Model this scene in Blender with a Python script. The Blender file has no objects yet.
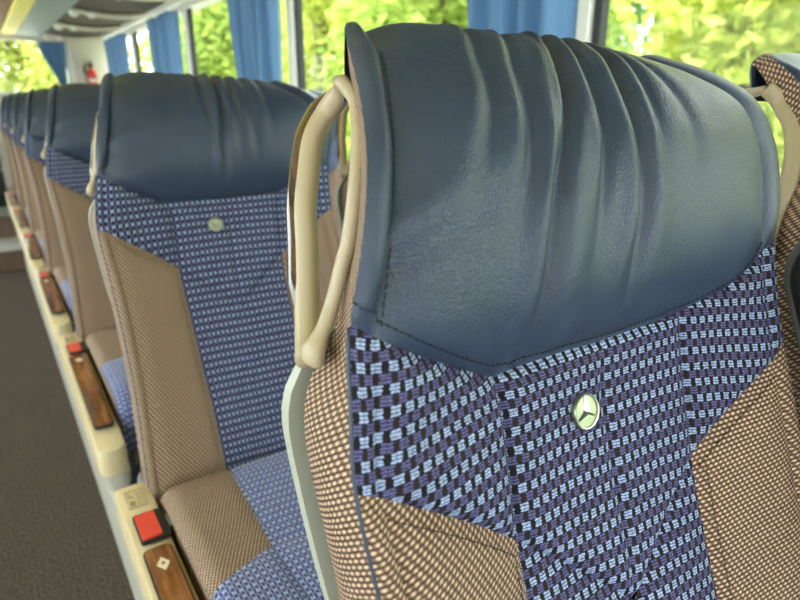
import bpy, bmesh, math, random
from mathutils import Vector, Matrix
from math import sin, cos, pi, radians, exp, floor
random.seed(7)
scn = bpy.context.scene
COL = scn.collection
H = 1.05           # height of the eye above the aisle carpet
PITCH = 0.8        # spacing of the seat rows
PODZ = 0.20        # top of the podium the seats stand on

# ------------------------------------------------------------------ helpers
def link(name, me, mat=None, parent=None):
    o = bpy.data.objects.new(name, me)
    COL.objects.link(o)
    if mat is not None:
        for m in (mat if isinstance(mat, (list, tuple)) else [mat]):
            me.materials.append(m)
    if parent is not None:
        o.parent = parent
    return o

def tag(o, label=None, cat=None, group=None, kind=None):
    if label: o['label'] = label
    if cat: o['category'] = cat
    if group: o['group'] = group
    if kind: o['kind'] = kind
    return o

def empty(name, loc):
    o = bpy.data.objects.new(name, None)
    o.empty_display_size = 0.1
    COL.objects.link(o)
    o.location = loc
    return o

class MB:
    """collects verts / faces / uvs and links ONE mesh"""
    def __init__(s):
        s.v = []; s.f = []; s.uv = []; s.mi = []; s.off = Vector((0, 0, 0))
    def add(s, pts, faces, uvs=None, mi=0):
        b = len(s.v)
        s.v += [Vector(p) for p in pts]
        for f in faces:
            s.f.append([b + i for i in f])
            s.uv.append([uvs[i] for i in f] if uvs else None)
            s.mi.append(mi)
    def grid(s, P, UV=None, mi=0, closed_u=False, closed_v=False):
        nv, nu = len(P), len(P[0])
        pts = [p for r in P for p in r]
        uvs = [q for r in UV for q in r] if UV else None
        F = []
        for j in range(nv if closed_v else nv - 1):
            for i in range(nu if closed_u else nu - 1):
                a = j * nu + i; b = j * nu + (i + 1) % nu
                c = ((j + 1) % nv) * nu + (i + 1) % nu; d = ((j + 1) % nv) * nu + i
                F.append([a, b, c, d])
        s.add(pts, F, uvs, mi)
    def box(s, lo, hi, bev=0.0, mi=0):
        bm = bmesh.new()
        bmesh.ops.create_cube(bm, size=1)
        for v in bm.verts:
            v.co = Vector([(lo[k] + hi[k]) / 2 + v.co[k] * (hi[k] - lo[k]) for k in range(3)])
        if bev > 0:
            bmesh.ops.bevel(bm, geom=bm.edges[:], offset=bev, segments=3, affect='EDGES', profile=0.5)
        s.frombm(bm, mi)
    def frombm(s, bm, mi=0):
        bm.verts.index_update()
        s.add([v.co.copy() for v in bm.verts], [[v.index for v in f.verts] for f in bm.faces], None, mi)
        bm.free()
    def tube(s, path, r, n=10, mi=0, caps=True, rx=None, up=None, closed=False):
        """r: radius or list; rx: second half-axis (along 'up' frame)"""
        path = [Vector(p) for p in path]
        N = len(path)
        rings = []
        prev = None
        for i, p in enumerate(path):
            if closed:
                t = path[(i + 1) % N] - path[i - 1]
            else:
                t = path[min(i + 1, N - 1)] - path[max(i - 1, 0)]
            t.normalize()
            ref = Vector(up) if up is not None else (prev if prev is not None else (Vector((0, 0, 1)) if abs(t.z) < .9 else Vector((1, 0, 0))))
            a = ref - t * ref.dot(t)
            if a.length < 1e-6: a = Vector((1, 0, 0)) - t * t.x
            a.normalize(); b = t.cross(a)
            prev = a
            ra = r[i] if isinstance(r, (list, tuple)) else r
            rb = (rx[i] if isinstance(rx, (list, tuple)) else rx) if rx is not None else ra
            rings.append([p + a * (cos(2 * pi * k / n) * ra) + b * (sin(2 * pi * k / n) * rb) for k in range(n)])
        base = len(s.v)
        s.grid(rings, None, mi, closed_u=True, closed_v=closed)
        if caps and not closed:
            s.f.append([base + k for k in range(n)][::-1]); s.uv.append(None); s.mi.append(mi)
            l = base + (N - 1) * n
            s.f.append([l + k for k in range(n)]); s.uv.append(None); s.mi.append(mi)
    def build(s, name, mat, parent=None, smooth=True, off=None, recalc=True, ang=None):
        me = bpy.data.meshes.new(name)
        o_ = off if off is not None else Vector((0, 0, 0))
        me.from_pydata([tuple(p - o_) for p in s.v], [], s.f)
        uvl = me.uv_layers.new(name='UVMap')
        li = 0
        for pi_, f in enumerate(s.f):
            for k in range(len(f)):
                if s.uv[pi_]: uvl.data[li].uv = s.uv[pi_][k]
                li += 1
        for p, m in zip(me.polygons, s.mi):
            p.use_smooth = smooth; p.material_index = m
        if recalc:
            bm = bmesh.new(); bm.from_mesh(me)
            bmesh.ops.recalc_face_normals(bm, faces=bm.faces[:])
            bm.to_mesh(me); bm.free()
        if ang is not None:
            me.set_sharp_from_angle(angle=radians(ang))
        me.update()
        return link(name, me, mat, parent)

def lerp(a, b, t): return a + (b - a) * t
def sstep(a, b, x):
    t = min(1, max(0, (x - a) / (b - a))); return t * t * (3 - 2 * t)
def cr(p0, p1, p2, p3, t):
    return 0.5 * ((2 * p1) + (p2 - p0) * t + (2 * p0 - 5 * p1 + 4 * p2 - p3) * t * t + (3 * p1 - p0 - 3 * p2 + p3) * t ** 3)
def spline(P, n):
    P = [Vector(p) for p in P]
    out = []
    m = len(P) - 1
    for i in range(m):
        p0 = P[i - 1] if i > 0 else P[0] * 2 - P[1]
        p3 = P[i + 2] if i + 2 <= m else P[m] * 2 - P[m - 1]
        for k in range(n):
            out.append(cr(p0, P[i], P[i + 1], p3, k / n))
    out.append(P[m])
    return out
def interp(tab, x):
    """piecewise linear table [(x,y)...] ascending"""
    if x <= tab[0][0]: return tab[0][1]
    for (x0, y0), (x1, y1) in zip(tab, tab[1:]):
        if x <= x1: return lerp(y0, y1, (x - x0) / (x1 - x0))
    return tab[-1][1]

# ------------------------------------------------------------------ materials
class NT:
    def __init__(s, name):
        s.m = bpy.data.materials.new(name); s.m.use_nodes = True
        s.t = s.m.node_tree; s.t.nodes.clear()
        s.out = s.t.nodes.new('ShaderNodeOutputMaterial')
        s.b = s.t.nodes.new('ShaderNodeBsdfPrincipled')
        s.t.links.new(s.b.outputs[0], s.out.inputs[0])
    def n(s, typ, **kw):
        nd = s.t.nodes.new(typ)
        for k, v in kw.items(): setattr(nd, k, v)
        return nd
    def put(s, sock, val):
        if isinstance(val, bpy.types.NodeSocket): s.t.links.new(val, sock)
        elif val is not None:
            if isinstance(val, (tuple, list)) and len(val) == 3 and sock.type == 'RGBA': val = (*val, 1)
            sock.default_value = val
    def math(s, op, a, b=None, c=None, clamp=False):
        nd = s.n('ShaderNodeMath', operation=op, use_clamp=clamp)
        s.put(nd.inputs[0], a)
        if b is not None: s.put(nd.inputs[1], b)
        if c is not None: s.put(nd.inputs[2], c)
        return nd.outputs[0]
    def mix(s, f, a, b, mode='MIX'):
        nd = s.n('ShaderNodeMix', data_type='RGBA', blend_type=mode)
        s.put(nd.inputs[0], f); s.put(nd.inputs[6], a); s.put(nd.inputs[7], b)
        return nd.outputs[2]
    def uv(s):
        nd = s.n('ShaderNodeUVMap'); x = s.n('ShaderNodeSeparateXYZ')
        s.t.links.new(nd.outputs[0], x.inputs[0]); return x.outputs[0], x.outputs[1], nd.outputs[0]
    def obj(s): return s.n('ShaderNodeTexCoord').outputs['Object']
    def noise(s, vec, scale, detail=3, rough=.5):
        nd = s.n('ShaderNodeTexNoise'); s.put(nd.inputs['Vector'], vec)
        nd.inputs['Scale'].default_value = scale; nd.inputs['Detail'].default_value = detail
        nd.inputs['Roughness'].default_value = rough
        return nd.outputs[0]
    def ramp(s, f, stops):
        nd = s.n('ShaderNodeValToRGB'); s.put(nd.inputs[0], f)
        e = nd.color_ramp.elements
        while len(e) < len(stops): e.new(0.5)
        for el, (p, c) in zip(e, stops): el.position = p; el.color = (*c, 1)
        return nd.outputs[0]
    def bump(s, h, strength, dist):
        nd = s.n('ShaderNodeBump'); nd.inputs['Strength'].default_value = strength
        nd.inputs['Distance'].default_value = dist; s.put(nd.inputs['Height'], h)
        s.t.links.new(nd.outputs[0], s.b.inputs['Normal'])
    def set(s, **kw):
        for k, v in kw.items(): s.put(s.b.inputs[k.replace('_', ' ')], v)
        return s

def srgb(r, g, b):
    f = lambda c: (c / 255 / 12.92) if c / 255 <= .04045 else ((c / 255 + .055) / 1.055) ** 2.4
    return (f(r), f(g), f(b))

def plain(name, col, rough=.5, metal=0.0, spec=.5, bumps=None):
    n = NT(name); n.set(Base_Color=col, Roughness=rough, Metallic=metal, Specular_IOR_Level=spec)
    if bumps:
        n.bump(n.noise(n.obj(), bumps[0], 4), bumps[1], bumps[2])
    return n.m

def mat_leather():
    n = NT('navy_leather'); o = n.obj()
    v = n.n('ShaderNodeTexVoronoi', feature='DISTANCE_TO_EDGE'); n.put(v.inputs['Vector'], o); v.inputs['Scale'].default_value = 420
    v.inputs['Randomness'].default_value = 1.0
    ns = n.noise(o, 260, 5, .6); lo = n.noise(o, 28, 3)
    big = n.noise(o, 90, 4, .65)
    e = n.math('MINIMUM', v.outputs[0], .25)
    h = n.math('ADD', n.math('MULTIPLY', e, 2.4), n.math('MULTIPLY', ns, .5))
    h = n.math('ADD', h, n.math('MULTIPLY', big, .7))
    c = n.mix(lo, srgb(40, 52, 73), srgb(50, 63, 86))
    n.set(Base_Color=c, Roughness=n.math('MULTIPLY_ADD', ns, .16, .30), Specular_IOR_Level=.5)
    n.bump(h, .30, .0011)
    return n.m

def mat_check(name, lite, purple, dk1, dk2, frac, sheen):
    n = NT(name); U, V, uv = n.uv()
    pu, pv = .0085, .0127
    wob = n.noise(uv, 520, 2)
    U = n.math('ADD', U, n.math('MULTIPLY_ADD', wob, .0028, -.0014))
    wv = n.noise(uv, 430, 2)
    V = n.math('ADD', V, n.math('MULTIPLY_ADD', wv, .0024, -.0012))
    u = n.math('DIVIDE', U, pu); v = n.math('DIVIDE', V, pv)
    par = n.math('GREATER_THAN', n.math('FRACT', v), .5)            # 1 = purple row
    fu = n.math('FRACT', n.math('ADD', u, n.math('MULTIPLY', par, .5)))
    dark = n.math('LESS_THAN', fu, frac)
    # yarns
    fv = n.math('FRACT', n.math('MULTIPLY', v, 6))
    yarn = n.math('SINE', n.math('MULTIPLY', fv, pi))                # rounded yarn across
    cu = n.math('ABSOLUTE', n.math('SUBTRACT', fu, .70))
    split = n.math('SUBTRACT', 1.0, n.math('SMOOTH_MIN', 1.0, n.math('MULTIPLY', cu, 14), .1), clamp=True)
    edge = n.math('ABSOLUTE', n.math('SUBTRACT', n.math('FRACT', n.math('MULTIPLY', v, 2)), .5))
    gap = n.math('GREATER_THAN', edge, .43)
    lightc = n.mix(par, srgb(*lite), srgb(*purple))
    darkc = n.mix(par, srgb(*dk1), srgb(*dk2))
    fl = n.noise(uv, 900, 3)
    shade = n.math('MULTIPLY', n.math('MULTIPLY_ADD', n.math('POWER', yarn, 1.1), 1.0, .06), n.math('MULTIPLY_ADD', split, -.45, 1.0))
    shade = n.math('MULTIPLY', shade, n.math('MULTIPLY_ADD', fl, .7, .62))
    lc = n.mix(1.0, lightc, n.combine(shade) if hasattr(n, 'combine') else shade, 'MULTIPLY')
    c = n.mix(dark, lc, darkc)
    c = n.mix(n.math('MULTIPLY', gap, .75), c, srgb(34, 32, 58))
    hgt = n.math('MULTIPLY', n.math('SUBTRACT', 1.0, n.math('MULTIPLY', dark, .7)), n.math('MULTIPLY_ADD', yarn, .5, .5))
    hgt = n.math('MULTIPLY', hgt, n.math('SUBTRACT', 1.0, n.math('MULTIPLY', gap, .8)))
    n.set(Base_Color=c, Roughness=.85, Specular_IOR_Level=.25, Sheen_Weight=sheen, Sheen_Roughness=.4)
    n.bump(hgt, .8, .0012)
    return n.m

def mat_weave(name, period_u=.0045, period_v=.0034, dark=(34, 24, 20), mid=(122, 93, 76), lite=(222, 194, 168)):
    n = NT(name); U, V, uv = n.uv()
    wob = n.noise(uv, 350, 2)
    v = n.math('DIVIDE', n.math('SUBTRACT', V, n.math('MULTIPLY', U, .26)), period_v)
    v = n.math('ADD', v, n.math('MULTIPLY_ADD', wob, .3, -.15))
    row = n.math('FLOOR', v)
    u = n.math('ADD', n.math('DIVIDE', U, period_u), n.math('MULTIPLY', row, .36))
    su = n.math('SINE', n.math('MULTIPLY', n.math('FRACT', u), pi))
    sv = n.math('SINE', n.math('MULTIPLY', n.math('FRACT', v), pi))
    fl = n.noise(uv, 700, 3)
    h = n.math('MULTIPLY', n.math('POWER', sv, .9), n.math('MULTIPLY_ADD', n.math('POWER', su, 1.6), .62, .38))
    h2 = n.math('MULTIPLY', h, n.math('MULTIPLY_ADD', fl, .5, .75))
    c = n.ramp(h2, [(.05, srgb(*dark)), (.5, srgb(*mid)), (1.0, srgb(*lite))])
    n.set(Base_Color=c, Roughness=.7, Specular_IOR_Level=.35)
    n.bump(h, .8, .0012)
    return n.m

def mat_carpet():
    n = NT('aisle_carpet'); o = n.obj()
    a = n.noise(o, 190, 4, .7); b = n.noise(o, 9, 3)
    sp = n.ramp(a, [(.38, srgb(50, 43, 40)), (.55, srgb(92, 81, 74)), (.7, srgb(136, 122, 112))])
    c = n.mix(n.math('MULTIPLY', b, .35), sp, srgb(60, 52, 50))
    n.set(Base_Color=c, Roughness=.95, Specular_IOR_Level=.1)
    n.bump(a, .7, .004)
    return n.m

def mat_wood(name, dark, mid, lite, rough=.12, scale=60):
    n = NT(name); o = n.obj()
    mp = n.n('ShaderNodeMapping'); mp.inputs['Scale'].default_value = (1.0, .12, .12)
    n.put(mp.inputs[0], o)
    a = n.noise(mp.outputs[0], scale * 3, 5, .65)
    c = n.ramp(a, [(.3, dark), (.5, mid), (.72, lite)])
    n.set(Base_Color=c, Roughness=rough, Specular_IOR_Level=.6, Coat_Weight=.6, Coat_Roughness=.05)
    return n.m

def mat_plastic(name, col, rough=.45, speck=.12):
    n = NT(name); o = n.obj()
    a = n.noise(o, 900, 2)
    d = tuple(c * (1 - speck) for c in col)
    n.set(Base_Color=n.mix(a, d, col), Roughness=rough, Specular_IOR_Level=.45)
    n.bump(a, .18, .0006)
    return n.m

def mat_leaf(name, c1, c2, trans=.5):
    n = NT(name)
    info = n.n('ShaderNodeNewGeometry')
    rnd = info.outputs['Random Per Island']
    c = n.mix(rnd, c1, c2)
    d = n.n('ShaderNodeBsdfDiffuse'); tr = n.n('ShaderNodeBsdfTranslucent')
    n.put(d.inputs[0], c); n.put(tr.inputs[0], c)
    mx = n.n('ShaderNodeMixShader'); mx.inputs[0].default_value = trans
    n.t.links.new(d.outputs[0], mx.inputs[1]); n.t.links.new(tr.outputs[0], mx.inputs[2])
    n.t.links.new(mx.outputs[0], n.out.inputs[0])
    n.t.nodes.remove(n.b)
    return n.m

def mat_glass():
    n = NT('window_glass')
    tr = n.n('ShaderNodeBsdfTransparent'); gl = n.n('ShaderNodeBsdfGlossy')
    tr.inputs[0].default_value = (.93, .96, .94, 1)
    gl.inputs[0].default_value = (1, 1, 1, 1); gl.inputs['Roughness'].default_value = 0.0
    lw = n.n('ShaderNodeLayerWeight'); lw.inputs[0].default_value = .5
    fr = n.math('MULTIPLY_ADD', n.math('POWER', lw.outputs['Facing'], 5.0), .16, .006)
    mx = n.n('ShaderNodeMixShader')
    n.t.links.new(fr, mx.inputs[0]); n.t.links.new(tr.outputs[0], mx.inputs[1]); n.t.links.new(gl.outputs[0], mx.inputs[2])
    n.t.links.new(mx.outputs[0], n.out.inputs[0]); n.t.nodes.remove(n.b)
    return n.m

def mat_curtain():
    n = NT('blue_curtain_cloth'); o = n.obj()
    a = n.noise(o, 400, 3)
    c = n.mix(a, srgb(86, 126, 170), srgb(120, 162, 206))
    d = n.b; n.set(Base_Color=c, Roughness=.75, Specular_IOR_Level=.3, Sheen_Weight=.4)
    tr = n.n('ShaderNodeBsdfTranslucent'); n.put(tr.inputs[0], c)
    mx = n.n('ShaderNodeMixShader'); mx.inputs[0].default_value = .2
    n.t.links.new(d.outputs[0], mx.inputs[1]); n.t.links.new(tr.outputs[0], mx.inputs[2])
    n.t.links.new(mx.outputs[0], n.out.inputs[0])
    n.bump(a, .3, .001)
    return n.m

M = dict(
    leather=mat_leather(), check=mat_check('blue_check_fabric', (166, 184, 226), (98, 95, 144), (20, 17, 20), (36, 28, 30), .40, 0.0),
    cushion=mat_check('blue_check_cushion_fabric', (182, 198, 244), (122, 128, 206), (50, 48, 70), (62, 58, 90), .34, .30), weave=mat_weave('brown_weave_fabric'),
    piping=plain('navy_piping', srgb(46, 58, 78), .5),
    thread=plain('dark_thread', srgb(24, 28, 36), .8),
    beige=mat_plastic('beige_plastic', srgb(172, 156, 130), .38),
    grey=mat_plastic('pale_grey_plastic', srgb(198, 194, 182), .4, .05),
    shell=mat_plastic('seat_shell_plastic', srgb(166, 168, 158), .4, .05),
    trimbeige=mat_plastic('cream_trim_plastic', srgb(214, 194, 158), .34),
    dgrey=mat_plastic('grey_metal_paint', srgb(112, 116, 116), .45, .08),
    black=plain('black_plastic', srgb(22, 22, 24), .5),
    rimgrey=plain('dark_grey_rubber', srgb(86, 88, 90), .5),
    wood=mat_wood('handle_burl', srgb(30, 18, 11), srgb(66, 44, 28), srgb(104, 76, 52), .06, 30),
    burl=mat_wood('armrest_burl', srgb(66, 36, 14), srgb(124, 76, 38), srgb(168, 114, 62), .07, 25),
    red=plain('red_button', srgb(214, 66, 52), .35),
    chrome=plain('satin_chrome', srgb(160, 166, 144), .32, 1.0),
    star=plain('bright_chrome', srgb(240, 242, 238), .12, 1.0),
    engrave=plain('engraved_grey', srgb(172, 154, 120), .6),
    diamond=plain('pale_mark', srgb(222, 206, 176), .4),
    carpet=mat_carpet(),
    white=mat_plastic('white_trim', srgb(214, 214, 204), .5, .04),
    cream=mat_plastic('cream_panel', srgb(206, 200, 186), .55, .04),
    rubber=plain('black_rubber', srgb(26, 28, 30), .6),
    rack=plain('grey_green_panel', srgb(142, 156, 150), .5),
    mesh=plain('dark_brown_net', srgb(92, 84, 72), .8, bumps=(900, .4, .002)),
    yellow=plain('cream_panel_sunlit_yellow', srgb(252, 238, 128), .5),  # cream panel, sunlight on it painted in as saturated yellow
    brownstrip=plain('brown_ceiling_strip', srgb(150, 108, 84), .6),
    ceil=plain('ceiling_lining', srgb(214, 208, 190), .8),
    step=mat_wood('step_riser_wood', srgb(66, 48, 36), srgb(92, 70, 54), srgb(110, 86, 68), .5, 20),
    treads=plain('grey_step_tread', srgb(150, 148, 146), .6, bumps=(400, .3, .002)),
    curtain=mat_curtain(), glass=mat_glass(),
    extred=plain('extinguisher_red', srgb(200, 40, 34), .3),
    bark=plain('bark', srgb(96, 84, 66), .9, bumps=(20, .6, .02)),
    grass=plain('meadow_grass', srgb(150, 162, 100), .9, bumps=(8, .5, .05)),
    asphalt=plain('car_park_gravel', srgb(176, 172, 164), .9, bumps=(30, .5, .01)),
    leafA=mat_leaf('leaf_yellow_green', srgb(164, 178, 74), srgb(220, 222, 136)),
    leafB=mat_leaf('leaf_mid_green', srgb(112, 142, 62), srgb(188, 200, 108)),
    leafC=mat_leaf('leaf_deep_green', srgb(70, 108, 60), srgb(132, 162, 96)),
    lamp=plain('lamp_shell', srgb(196, 188, 168), .4),
)

# ------------------------------------------------------------------ the seat
# control curves of the backrest: seven columns from the aisle edge to the window edge,
# each (x, y, z) against a height parameter; measured from the eye, row one
LV = [-.62, -.585, -.50, -.43, -.357, -.28, -.19, -.15, -.108, -.07, -.03, 0.0, .025, .042, .056, .075, .12]
C0 = [(.125,.078,-.62),(.125,.092,-.585),(.130,.120,-.50),(.133,.143,-.43),(.133,.169,-.357),(.131,.195,-.28),(.127,.226,-.19),(.132,.238,-.15),(.140,.252,-.108),(.144,.2465,-.069),(.1535,.2555,-.029),(.164,.278,0),(.172,.301,.023),(.182,.325,.038),(.192,.340,.044),(.197,.352,.036),(.190,.342,.0)]
C1 = [(.137,.075,-.62),(.138,.090,-.585),(.143,.118,-.50),(.147,.142,-.43),(.148,.167,-.357),(.146,.194,-.28),(.139,.225,-.19),(.144,.235,-.15),(.151,.245,-.110),(.162,.252,-.068),(.172,.264,-.028),(.179,.278,0),(.189,.300,.023),(.198,.324,.034),(.201,.340,.039),(.206,.353,.033),(.204,.345,.0)]
C2 = [(.250,.090,-.62),(.249,.103,-.585),(.248,.131,-.50),(.245,.160,-.43),(.243,.189,-.357),(.240,.217,-.28),(.243,.244,-.19),(.236,.250,-.15),(.235,.244,-.108),(.237,.247,-.07),(.240,.259,-.03),(.242,.277,0),(.244,.304,.025),(.244,.324,.040),(.244,.344,.047),(.244,.361,.039),(.244,.352,.0)]
C3 = [(.332,.086,-.62),(.332,.099,-.585),(.332,.128,-.50),(.332,.155,-.43),(.332,.183,-.357),(.334,.216,-.28),(.338,.248,-.19),(.338,.249,-.15),(.338,.242,-.108),(.338,.245,-.07),(.338,.259,-.03),(.338,.279,0),(.338,.302,.024),(.338,.324,.037),(.338,.344,.0435),(.338,.361,.036),(.338,.352,.0)]
C4 = [(.420,.080,-.62),(.420,.093,-.585),(.420,.122,-.50),(.420,.149,-.43),(.420,.178,-.357),(.422,.208,-.28),(.431,.240,-.19),(.434,.247,-.15),(.436,.238,-.108),(.437,.240,-.07),(.437,.253,-.03),(.436,.272,0),(.434,.295,.022),(.432,.318,.033),(.432,.340,.0385),(.432,.356,.031),(.432,.347,.0)]
C5 = [(.515,.062,-.62),(.515,.074,-.585),(.515,.101,-.50),(.514,.124,-.43),(.512,.149,-.357),(.508,.175,-.28),(.504,.205,-.19),(.507,.219,-.15),(.511,.231,-.108),(.517,.240,-.069),(.522,.252,-.034),(.512,.267,-.002),(.490,.294,.018),(.474,.317,.029),(.470,.334,.034),(.470,.350,.028),(.474,.342,.0)]
C6 = [(.530,.060,-.62),(.530,.072,-.585),(.530,.099,-.50),(.530,.122,-.43),(.529,.147,-.357),(.527,.174,-.28),(.525,.205,-.19),(.528,.219,-.15),(.536,.232,-.109),(.550,.244,-.069),(.557,.259,-.032),(.546,.274,-.002),(.524,.300,.021),(.502,.322,.032),(.492,.337,.036),(.488,.350,.028),(.492,.342,.0)]
CC = [[Vector(p) for p in c] for c in (C0, C1, C2, C3, C4, C5, C6)]

def colpt(i, h):
    P = CC[i]; n = len(LV)
    h = min(max(h, LV[0]), LV[-1])
    k = 0
    while k < n - 2 and h > LV[k + 1]: k += 1
    # non-uniform cubic Hermite
    def tan(j):
        a = max(j - 1, 0); b = min(j + 1, n - 1)
        return (P[b] - P[a]) / (LV[b] - LV[a])
    d = LV[k + 1] - LV[k]; t = (h - LV[k]) / d
    m0, m1 = tan(k) * d, tan(k + 1) * d
    return P[k] * (2*t**3 - 3*t*t + 1) + m0 * (t**3 - 2*t*t + t) + P[k + 1] * (-2*t**3 + 3*t*t) + m1 * (t**3 - t*t)

def S(u, h):
    u = min(max(u, 0.0), 6.0)
    if u <= 1: return colpt(0, h).lerp(colpt(1, h), u)
    if u >= 5: return colpt(5, h).lerp(colpt(6, h), u - 5)
    k = min(int(floor(u)), 4); t = u - k
    p1, p2 = colpt(k, h), colpt(k + 1, h)
    p0 = colpt(k - 1, h) if k > 1 else p1 * 2 - p2
    p3 = colpt(k + 2, h) if k < 4 else p2 * 2 - p1
    return cr(p0, p1, p2, p3, t)

def SN(u, h):
    e = 1e-3
    a = S(min(u + .02, 6), h) - S(max(u - .02, 0), h)
    b = S(u, min(h + e * 2, LV[-1])) - S(u, max(h - e * 2, LV[0]))
    n = a.cross(b)
    if n.length < 1e-12: return Vector((0, -1, 0))
    n.normalize()
    return n   # points to the front (-y) for u to +x, h up

# lookup tables so that uv runs in metres
def uvof(u, h):
    hh = h * 1.06
    xs = [.0, .0145, .110, .205, .292, .385, .402]
    k = min(int(floor(u)), 5)
    return (lerp(xs[k], xs[k + 1], u - k), hh)

def pillow(a, b, p=6.0):
    return max(0.0, 1 - abs(2 * a - 1) ** p) * max(0.0, 1 - abs(2 * b - 1) ** p)

def patch(mb, ua, ub, lo, hi, nu, nv, amp, pu=6.0, pv=6.0, extra=None, mi=0, rot=0.0, knots=()):
    us = sorted(set([round(ua + (ub - ua) * i / nu, 5) for i in range(nu + 1)] + [k for k in knots if ua < k < ub]))
    P, UV = [], []
    for j in range(nv + 1):
        b = j / nv
        r, q = [], []
        for u in us:
            a = (u - ua) / (ub - ua)
            l = lo(u) if callable(lo) else lo
            t = hi(u) if callable(hi) else hi
            h = lerp(l, t, b)
            d = amp * max(0., 1 - abs(2 * a - 1) ** pu) * max(0., 1 - abs(2 * b - 1) ** pv)
            if extra: d += extra(u, h, a, b)
            r.append(S(u, h) + SN(u, h) * d)
            w = uvof(u, h)
            q.append((w[0] * cos(rot) - w[1] * sin(rot), w[0] * sin(rot) + w[1] * cos(rot)))
        P.append(r); UV.append(q)
    mb.grid(P, UV, mi)

LEATHER_LO = [(0, -.108), (1, -.113), (1.5, -.138), (2, -.163), (2.6, -.162), (3, -.163), (3.6, -.162), (4, -.158), (4.5, -.143), (5, -.116), (6, -.108)]
BROWN_L = [(0, -.190), (1, -.195), (2, -.268)]
BROWN_R = [(4, -.267), (5, -.20), (6, -.19)]
VEE = [(2, -.268), (3, -.342), (4, -.267)]
lo_leather = lambda u: interp(LEATHER_LO, u)
lo_brL = lambda u: interp(BROWN_L, u)
lo_brR = lambda u: interp(BROWN_R, u)
vee = lambda u: interp(VEE, u)
TOP = .12; BOT = -.615

# wrinkles that fan out from the top of the headrest cover: (x at top, x at hem, depth, width, how far down)
FOLDS_A = [(-.055, -.135, .0022, .010, -.05), (-.025, -.105, .0024, .008, -.06), (.002, -.085, .0026, .007, -.07),
           (.016, -.078, .0068, .0085, -.15), (.034, -.035, .0034, .007, -.08), (.055, .008, .0054, .0085, -.12),
           (.072, .035, .0022, .007, -.05), (.09, .075, .0018, .009, -.04)]
FOLDS_B = [(-.05, -.06, .0012, .010, -.02), (-.006, -.02, .0030, .008, -.05), (.022, .002, .0064, .007, -.12), (.045, .030, .0030, .009, -.08),
           (.070, .056, .0028, .010, -.09), (.10, .09, .0020, .010, -.05)]
FOLDS = FOLDS_A
def folds(u, h, a, b):
    p = S(u, h)
    x = p.x - .338
    d = 0.0
    for xt, xb, A, w, end in FOLDS:
        t = min(1, max(0, (.05 - h) / .21))
        xc = lerp(xt, xb, 1 - (1 - t) ** 2.4) + .002 * sin(h * 60 + xt * 90)
        fade = sstep(end - .03, end + .05, h) * (1 - sstep(.052, .085, h))
        ww = w * lerp(.7, 1.5, t)
        e = (x - xc) / ww
        d += fade * A * (-1.0 * exp(-(e * 1.5) ** 2) + .75 * exp(-((e + 1.5) * 1.0) ** 2) + .35 * exp(-((e - 1.7) * .9) ** 2))
    # soft hollows where the cover pulls to the aisle-side seam
    d += .0022 * exp(-((h + .065 - (a * .13)) / .012) ** 2) * exp(-(a / .22) ** 2)
    d -= .0020 * exp(-((h + .083 - (a * .13)) / .010) ** 2) * exp(-(a / .22) ** 2)
    d -= .0095 * sstep(-.03, .05, h) * (1 - abs(2 * a - 1) ** 9) * max(0., 1 - abs(2 * b - 1) ** 12)
    return d

BASE = Vector((.333, .05, PODZ - H))     # foot of the seat, eye-relative
def lp(p): return Vector(p)

def dashes(mb, pts, dash=.0034, gap=.0014, r=.00045, lift=.0006):
    """stitches along a polyline of (point, normal)"""
    acc = 0; on = True
    seg = []
    L = [0]
    for (p, n), (q, m) in zip(pts, pts[1:]): L.append(L[-1] + (q - p).length)
    def at(s):
        for i in range(len(L) - 1):
            if s <= L[i + 1]:
                t = (s - L[i]) / max(1e-9, L[i + 1] - L[i])
                return pts[i][0].lerp(pts[i + 1][0], t) + pts[i][1].lerp(pts[i + 1][1], t) * lift
        return pts[-1][0] + pts[-1][1] * lift
    s = 0
    while s + dash < L[-1]:
        mb.tube([at(s), at(s + dash * .5), at(s + dash)], r, 5)
        s += dash + gap

DEPTH = [(-.62, .055), (-.5, .075), (-.28, .075), (-.19, .070), (-.15, .063), (-.13, .05), (-.108, .042), (-.07, .036), (0, .036), (.025, .032), (.042, .026)]
def sidept(side, h, s):
    """woven flank: s=0 at the front edge, 1 at the back"""
    p = S(0 if side < 0 else 6, h)
    D = interp(DEPTH, h)
    if side > 0: D += .012
    bul = .005 * sin(pi * s) * (1 - sstep(-.19, -.13, h))
    back = lerp(.004, .017, sstep(-.17, -.12, h))
    x = p.x + side * bul - side * (s * back)
    return Vector((x, p.y + D * s, p.z - (0.004 * s if h > -.5 else 0)))

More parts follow.
